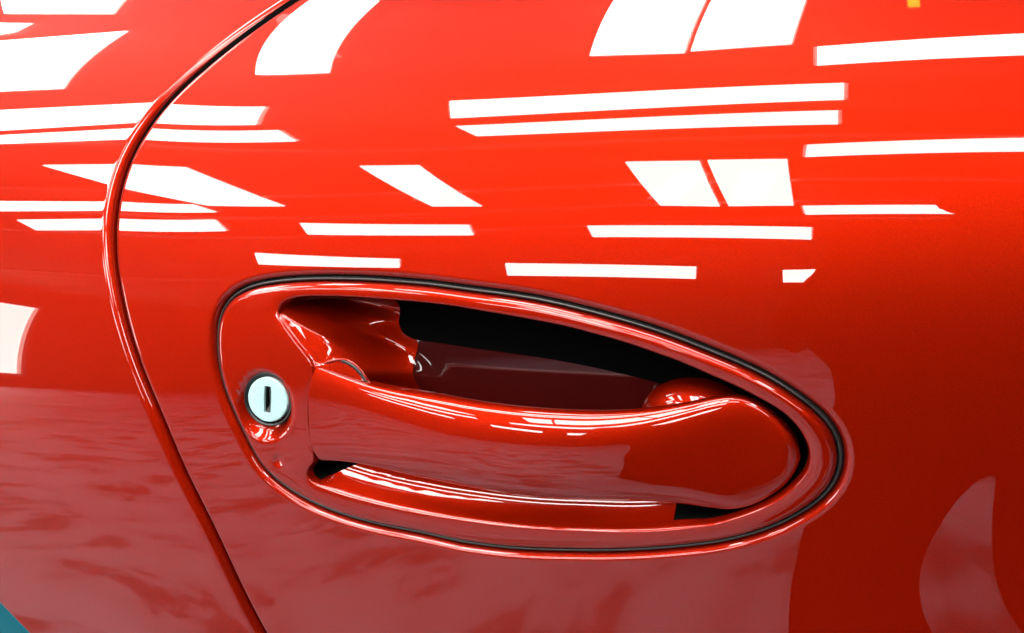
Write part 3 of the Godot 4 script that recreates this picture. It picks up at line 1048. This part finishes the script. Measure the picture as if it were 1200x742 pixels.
func nets(st: SurfaceTool, bones: Array, cell: float, k: float) -> void:
	# surface nets over the field of the bones
	var lo := Vector3.ONE * 1e3
	var hi := -lo
	for b in bones:
		for e in [0, 2]:
			var r: float = b[e + 1] + cell * 2.0 + k * 0.5
			lo = lo.min(b[e] - Vector3.ONE * r)
			hi = hi.max(b[e] + Vector3.ONE * r)
	var n := Vector3i(((hi - lo) / cell).ceil()) + Vector3i.ONE
	var f := PackedFloat32Array()
	var cols := {}
	f.resize(n.x * n.y * n.z)
	for z in n.z:
		for y in n.y:
			for x in n.x:
				var r := bone_field(lo + Vector3(x, y, z) * cell, bones, k)
				var id := x + n.x * (y + n.y * z)
				f[id] = r[0]
				if absf(r[0]) < cell * 2.0:
					cols[id] = r[1]
	var made := {}
	var sx := 1
	var sy := n.x
	var sz := n.x * n.y
	for z in n.z - 1:
		for y in n.y - 1:
			for x in n.x - 1:
				var id := x + sy * y + sz * z
				var sum := Vector3.ZERO
				var cnt := 0
				for e in 12:
					var ax := e / 4
					var u := e % 2
					var w := (e / 2) % 2
					var o := [Vector3i(0, u, w), Vector3i(u, 0, w), Vector3i(u, w, 0)][ax] as Vector3i
					var p0 := id + o.x * sx + o.y * sy + o.z * sz
					var p1: int = p0 + [sx, sy, sz][ax]
					if (f[p0] < 0.0) != (f[p1] < 0.0):
						var t := f[p0] / (f[p0] - f[p1])
						var v3 := Vector3(o)
						v3[ax] += t
						sum += v3
						cnt += 1
				if cnt:
					made[id] = [lo + (Vector3(x, y, z) + sum / cnt) * cell, cols.get(id, Color.BLACK)]
	var corner := func(id: int):
		var q: Vector3 = made[id][0]
		var h := cell * 0.5
		var g := Vector3(bone_field(q + Vector3(h, 0, 0), bones, k)[0] - bone_field(q - Vector3(h, 0, 0), bones, k)[0], bone_field(q + Vector3(0, h, 0), bones, k)[0] - bone_field(q - Vector3(0, h, 0), bones, k)[0], bone_field(q + Vector3(0, 0, h), bones, k)[0] - bone_field(q - Vector3(0, 0, h), bones, k)[0])
		made[id].append(g.normalized())
	for id in made:
		corner.call(id)
	for z in range(1, n.z - 1):
		for y in range(1, n.y - 1):
			for x in range(1, n.x - 1):
				var id := x + sy * y + sz * z
				for ax in 3:
					var nb: int = id + [sx, sy, sz][ax]
					if (f[id] < 0.0) == (f[nb] < 0.0):
						continue
					var s1: int = [sy, sz, sx][ax]
					var s2: int = [sz, sx, sy][ax]
					var quad := [id, id - s1, id - s1 - s2, id - s2]
					var tri := [0, 1, 2, 0, 2, 3] if f[id] < 0.0 else [0, 2, 1, 0, 3, 2]
					for c in tri:
						var m = made[quad[c]]
						st.set_color(m[1])
						st.set_normal(m[2])
						st.add_vertex(m[0])


func photographer() -> void:
	var root := Node3D.new()
	root.name = "person"
	tag(root, "person in dark clothes holding a phone, mirrored as a dark figure in the door", "person")
	root.position = Vector3(0.36, 0, 0.98)
	add_child(root)
	var o := root.position
	var coat := Color(0.018, 0.017, 0.018)
	var jeans := Color(0.014, 0.015, 0.02)
	var shoe := Color(0.01, 0.01, 0.01)
	var skin := Color(0.42, 0.24, 0.17)
	var hair := Color(0.02, 0.014, 0.01)
	var lens := Vector3(0.148, 0.956, 0.361) - o
	var hand := [lens + Vector3(0.13, -0.015, 0.045), lens + Vector3(-0.085, -0.015, 0.045)]
	var b := []
	for s in [1.0, -1.0]:
		var hip := Vector3(0.095 * s, 0.90, 0.0)
		var knee := Vector3(0.17 if s > 0.0 else -0.035, 0.47, -0.02)
		var ankle := Vector3(0.135 if s > 0.0 else -0.082, 0.09, 0.03)
		b.append([hip, 0.108, knee, 0.108, jeans])
		b.append([knee, 0.108, ankle, 0.066, jeans])
		b.append([ankle + Vector3(0, -0.035, 0.02), 0.04, ankle + Vector3(0.02 * s, -0.055, -0.16), 0.032, shoe])
		var sh := Vector3(0.165 * s, 1.40, -0.01)
		var elbow := Vector3(0.22 * s - 0.02, 1.12, -0.16)
		var wrist: Vector3 = hand[0] + Vector3(0.01, -0.03, 0.07) if s > 0 else Vector3(-0.240, 0.90, -0.03)
		if s < 0:
			elbow = Vector3(-0.185, 1.08, 0.02)
		b.append([sh, 0.065, elbow, 0.05, coat])
		b.append([elbow, 0.05, wrist, 0.033, coat])
		b.append([Vector3(0.05 * s, 1.46, 0.0), 0.05, sh, 0.062, coat])
		b.append([Vector3(0.07 * s, 1.30, 0.0), 0.105, Vector3(0.09 * s, 0.80, 0.0), 0.118, coat])
	b.append([Vector3(0, 1.34, 0.0), 0.11, Vector3(0, 0.86, 0.0), 0.115, coat])
	b.append([Vector3(0, 1.45, 0.0), 0.055, Vector3(0.03, 1.56, -0.02), 0.05, skin])
	var st := SurfaceTool.new()
	st.begin(Mesh.PRIMITIVE_TRIANGLES)
	nets(st, b, 0.02, 0.05)
	# head, tilted down towards the phone
	var h := Vector3(0.03, 1.63, -0.04)
	var head := [[h + Vector3(0, 0.04, 0.02), 0.088, h + Vector3(0, 0.0, -0.015), 0.08, skin], [h + Vector3(0, -0.07, -0.05), 0.042, h + Vector3(0, -0.02, -0.03), 0.062, skin],
		[h + Vector3(0, 0.0, -0.094), 0.009, h + Vector3(0, -0.035, -0.108), 0.013, skin], [h + Vector3(-0.02, -0.068, -0.088), 0.006, h + Vector3(0.02, -0.068, -0.088), 0.006, Color(0.35, 0.14, 0.11)],
		[h + Vector3(0, -0.05, 0.01), 0.052, Vector3(0.01, 1.5, -0.01), 0.052, skin], [h + Vector3(0, 0.075, 0.035), 0.08, h + Vector3(0, 0.02, 0.05), 0.078, hair]]
	for s in [1.0, -1.0]:
		head.append([h + Vector3(0.084 * s, 0.01, 0.01), 0.012, h + Vector3(0.082 * s, -0.035, 0.0), 0.01, skin])
		head.append([h + Vector3(0.032 * s, 0.006, -0.078), 0.012, h + Vector3(0.033 * s, 0.005, -0.08), 0.012, Color(0.3, 0.25, 0.22)])
		head.append([h + Vector3(0.015 * s, 0.026, -0.09), 0.005, h + Vector3(0.05 * s, 0.028, -0.078), 0.005, hair])
	nets(st, head, 0.008, 0.018)
	# hands closed round the phone's two ends
	for s in [1.0]:
		var w: Vector3 = hand[0]
		var g := [[w + Vector3(0.01 * s, -0.03, 0.07), 0.026, w + Vector3(0.005 * s, -0.01, 0.02), 0.027, skin]]
		for k in 4:
			var y := 0.03 - 0.021 * k
			var long: float = [0.9, 1.0, 0.95, 0.75][k]
			var p0 := w + Vector3(0.012 * s, y - 0.005, 0.012)
			var p1 := w + Vector3(0.012 * s, y, -0.03)
			var p2 := w + Vector3((0.012 - 0.03 * long) * s, y + 0.003, -0.048)
			var p3 := w + Vector3((0.012 - 0.05 * long) * s, y + 0.004, -0.046)
			g.append([p0, 0.0095, p1, 0.0088, skin])
			g.append([p1, 0.0088, p2, 0.008, skin])
			g.append([p2, 0.008, p3, 0.007, skin])
		g.append([w + Vector3(0.0, -0.03, 0.03), 0.013, w + Vector3(-0.02 * s, -0.012, 0.012), 0.010, skin])
		g.append([w + Vector3(-0.02 * s, -0.012, 0.012), 0.010, w + Vector3(-0.042 * s, 0.008, 0.004), 0.008, skin])
		nets(st, g, 0.004, 0.006)
	var hang := [[Vector3(-0.240, 0.91, -0.03), 0.028, Vector3(-0.240, 0.83, -0.04), 0.026, skin]]
	for k in 4:
		var z := -0.07 + 0.02 * k
		var long: float = [0.9, 1.0, 0.95, 0.75][k]
		hang.append([Vector3(-0.240, 0.83, z), 0.0095, Vector3(-0.238, 0.83 - 0.04 * long, z - 0.005), 0.009, skin])
		hang.append([Vector3(-0.238, 0.83 - 0.04 * long, z - 0.005), 0.009, Vector3(-0.227, 0.83 - 0.075 * long, z - 0.006), 0.007, skin])
	hang.append([Vector3(-0.237, 0.87, -0.05), 0.012, Vector3(-0.223, 0.83, -0.082), 0.010, skin])
	hang.append([Vector3(-0.223, 0.83, -0.082), 0.010, Vector3(-0.215, 0.80, -0.088), 0.008, skin])
	nets(st, hang, 0.004, 0.006)
	var m := StandardMaterial3D.new()
	m.resource_name = "cloth_and_skin"
	m.vertex_color_use_as_albedo = true
	m.roughness = 0.8
	put("body", st.commit(), m, root)
	var ph := BoxMesh.new()
	ph.size = Vector3(0.15, 0.072, 0.008)
	var phone := MeshInstance3D.new()
	phone.name = "phone"
	phone.mesh = ph
	phone.set_surface_override_material(0, flat_material("phone_black", Color(0.03, 0.03, 0.03), 0.2))
	tag(phone, "black phone held up in one hand in front of the door", "phone")
	var cam: Camera3D = get_node("camera")
	phone.transform = Transform3D(cam.basis, cam.position + cam.basis.z * 0.008 + cam.basis.x * 0.05)
	add_child(phone)
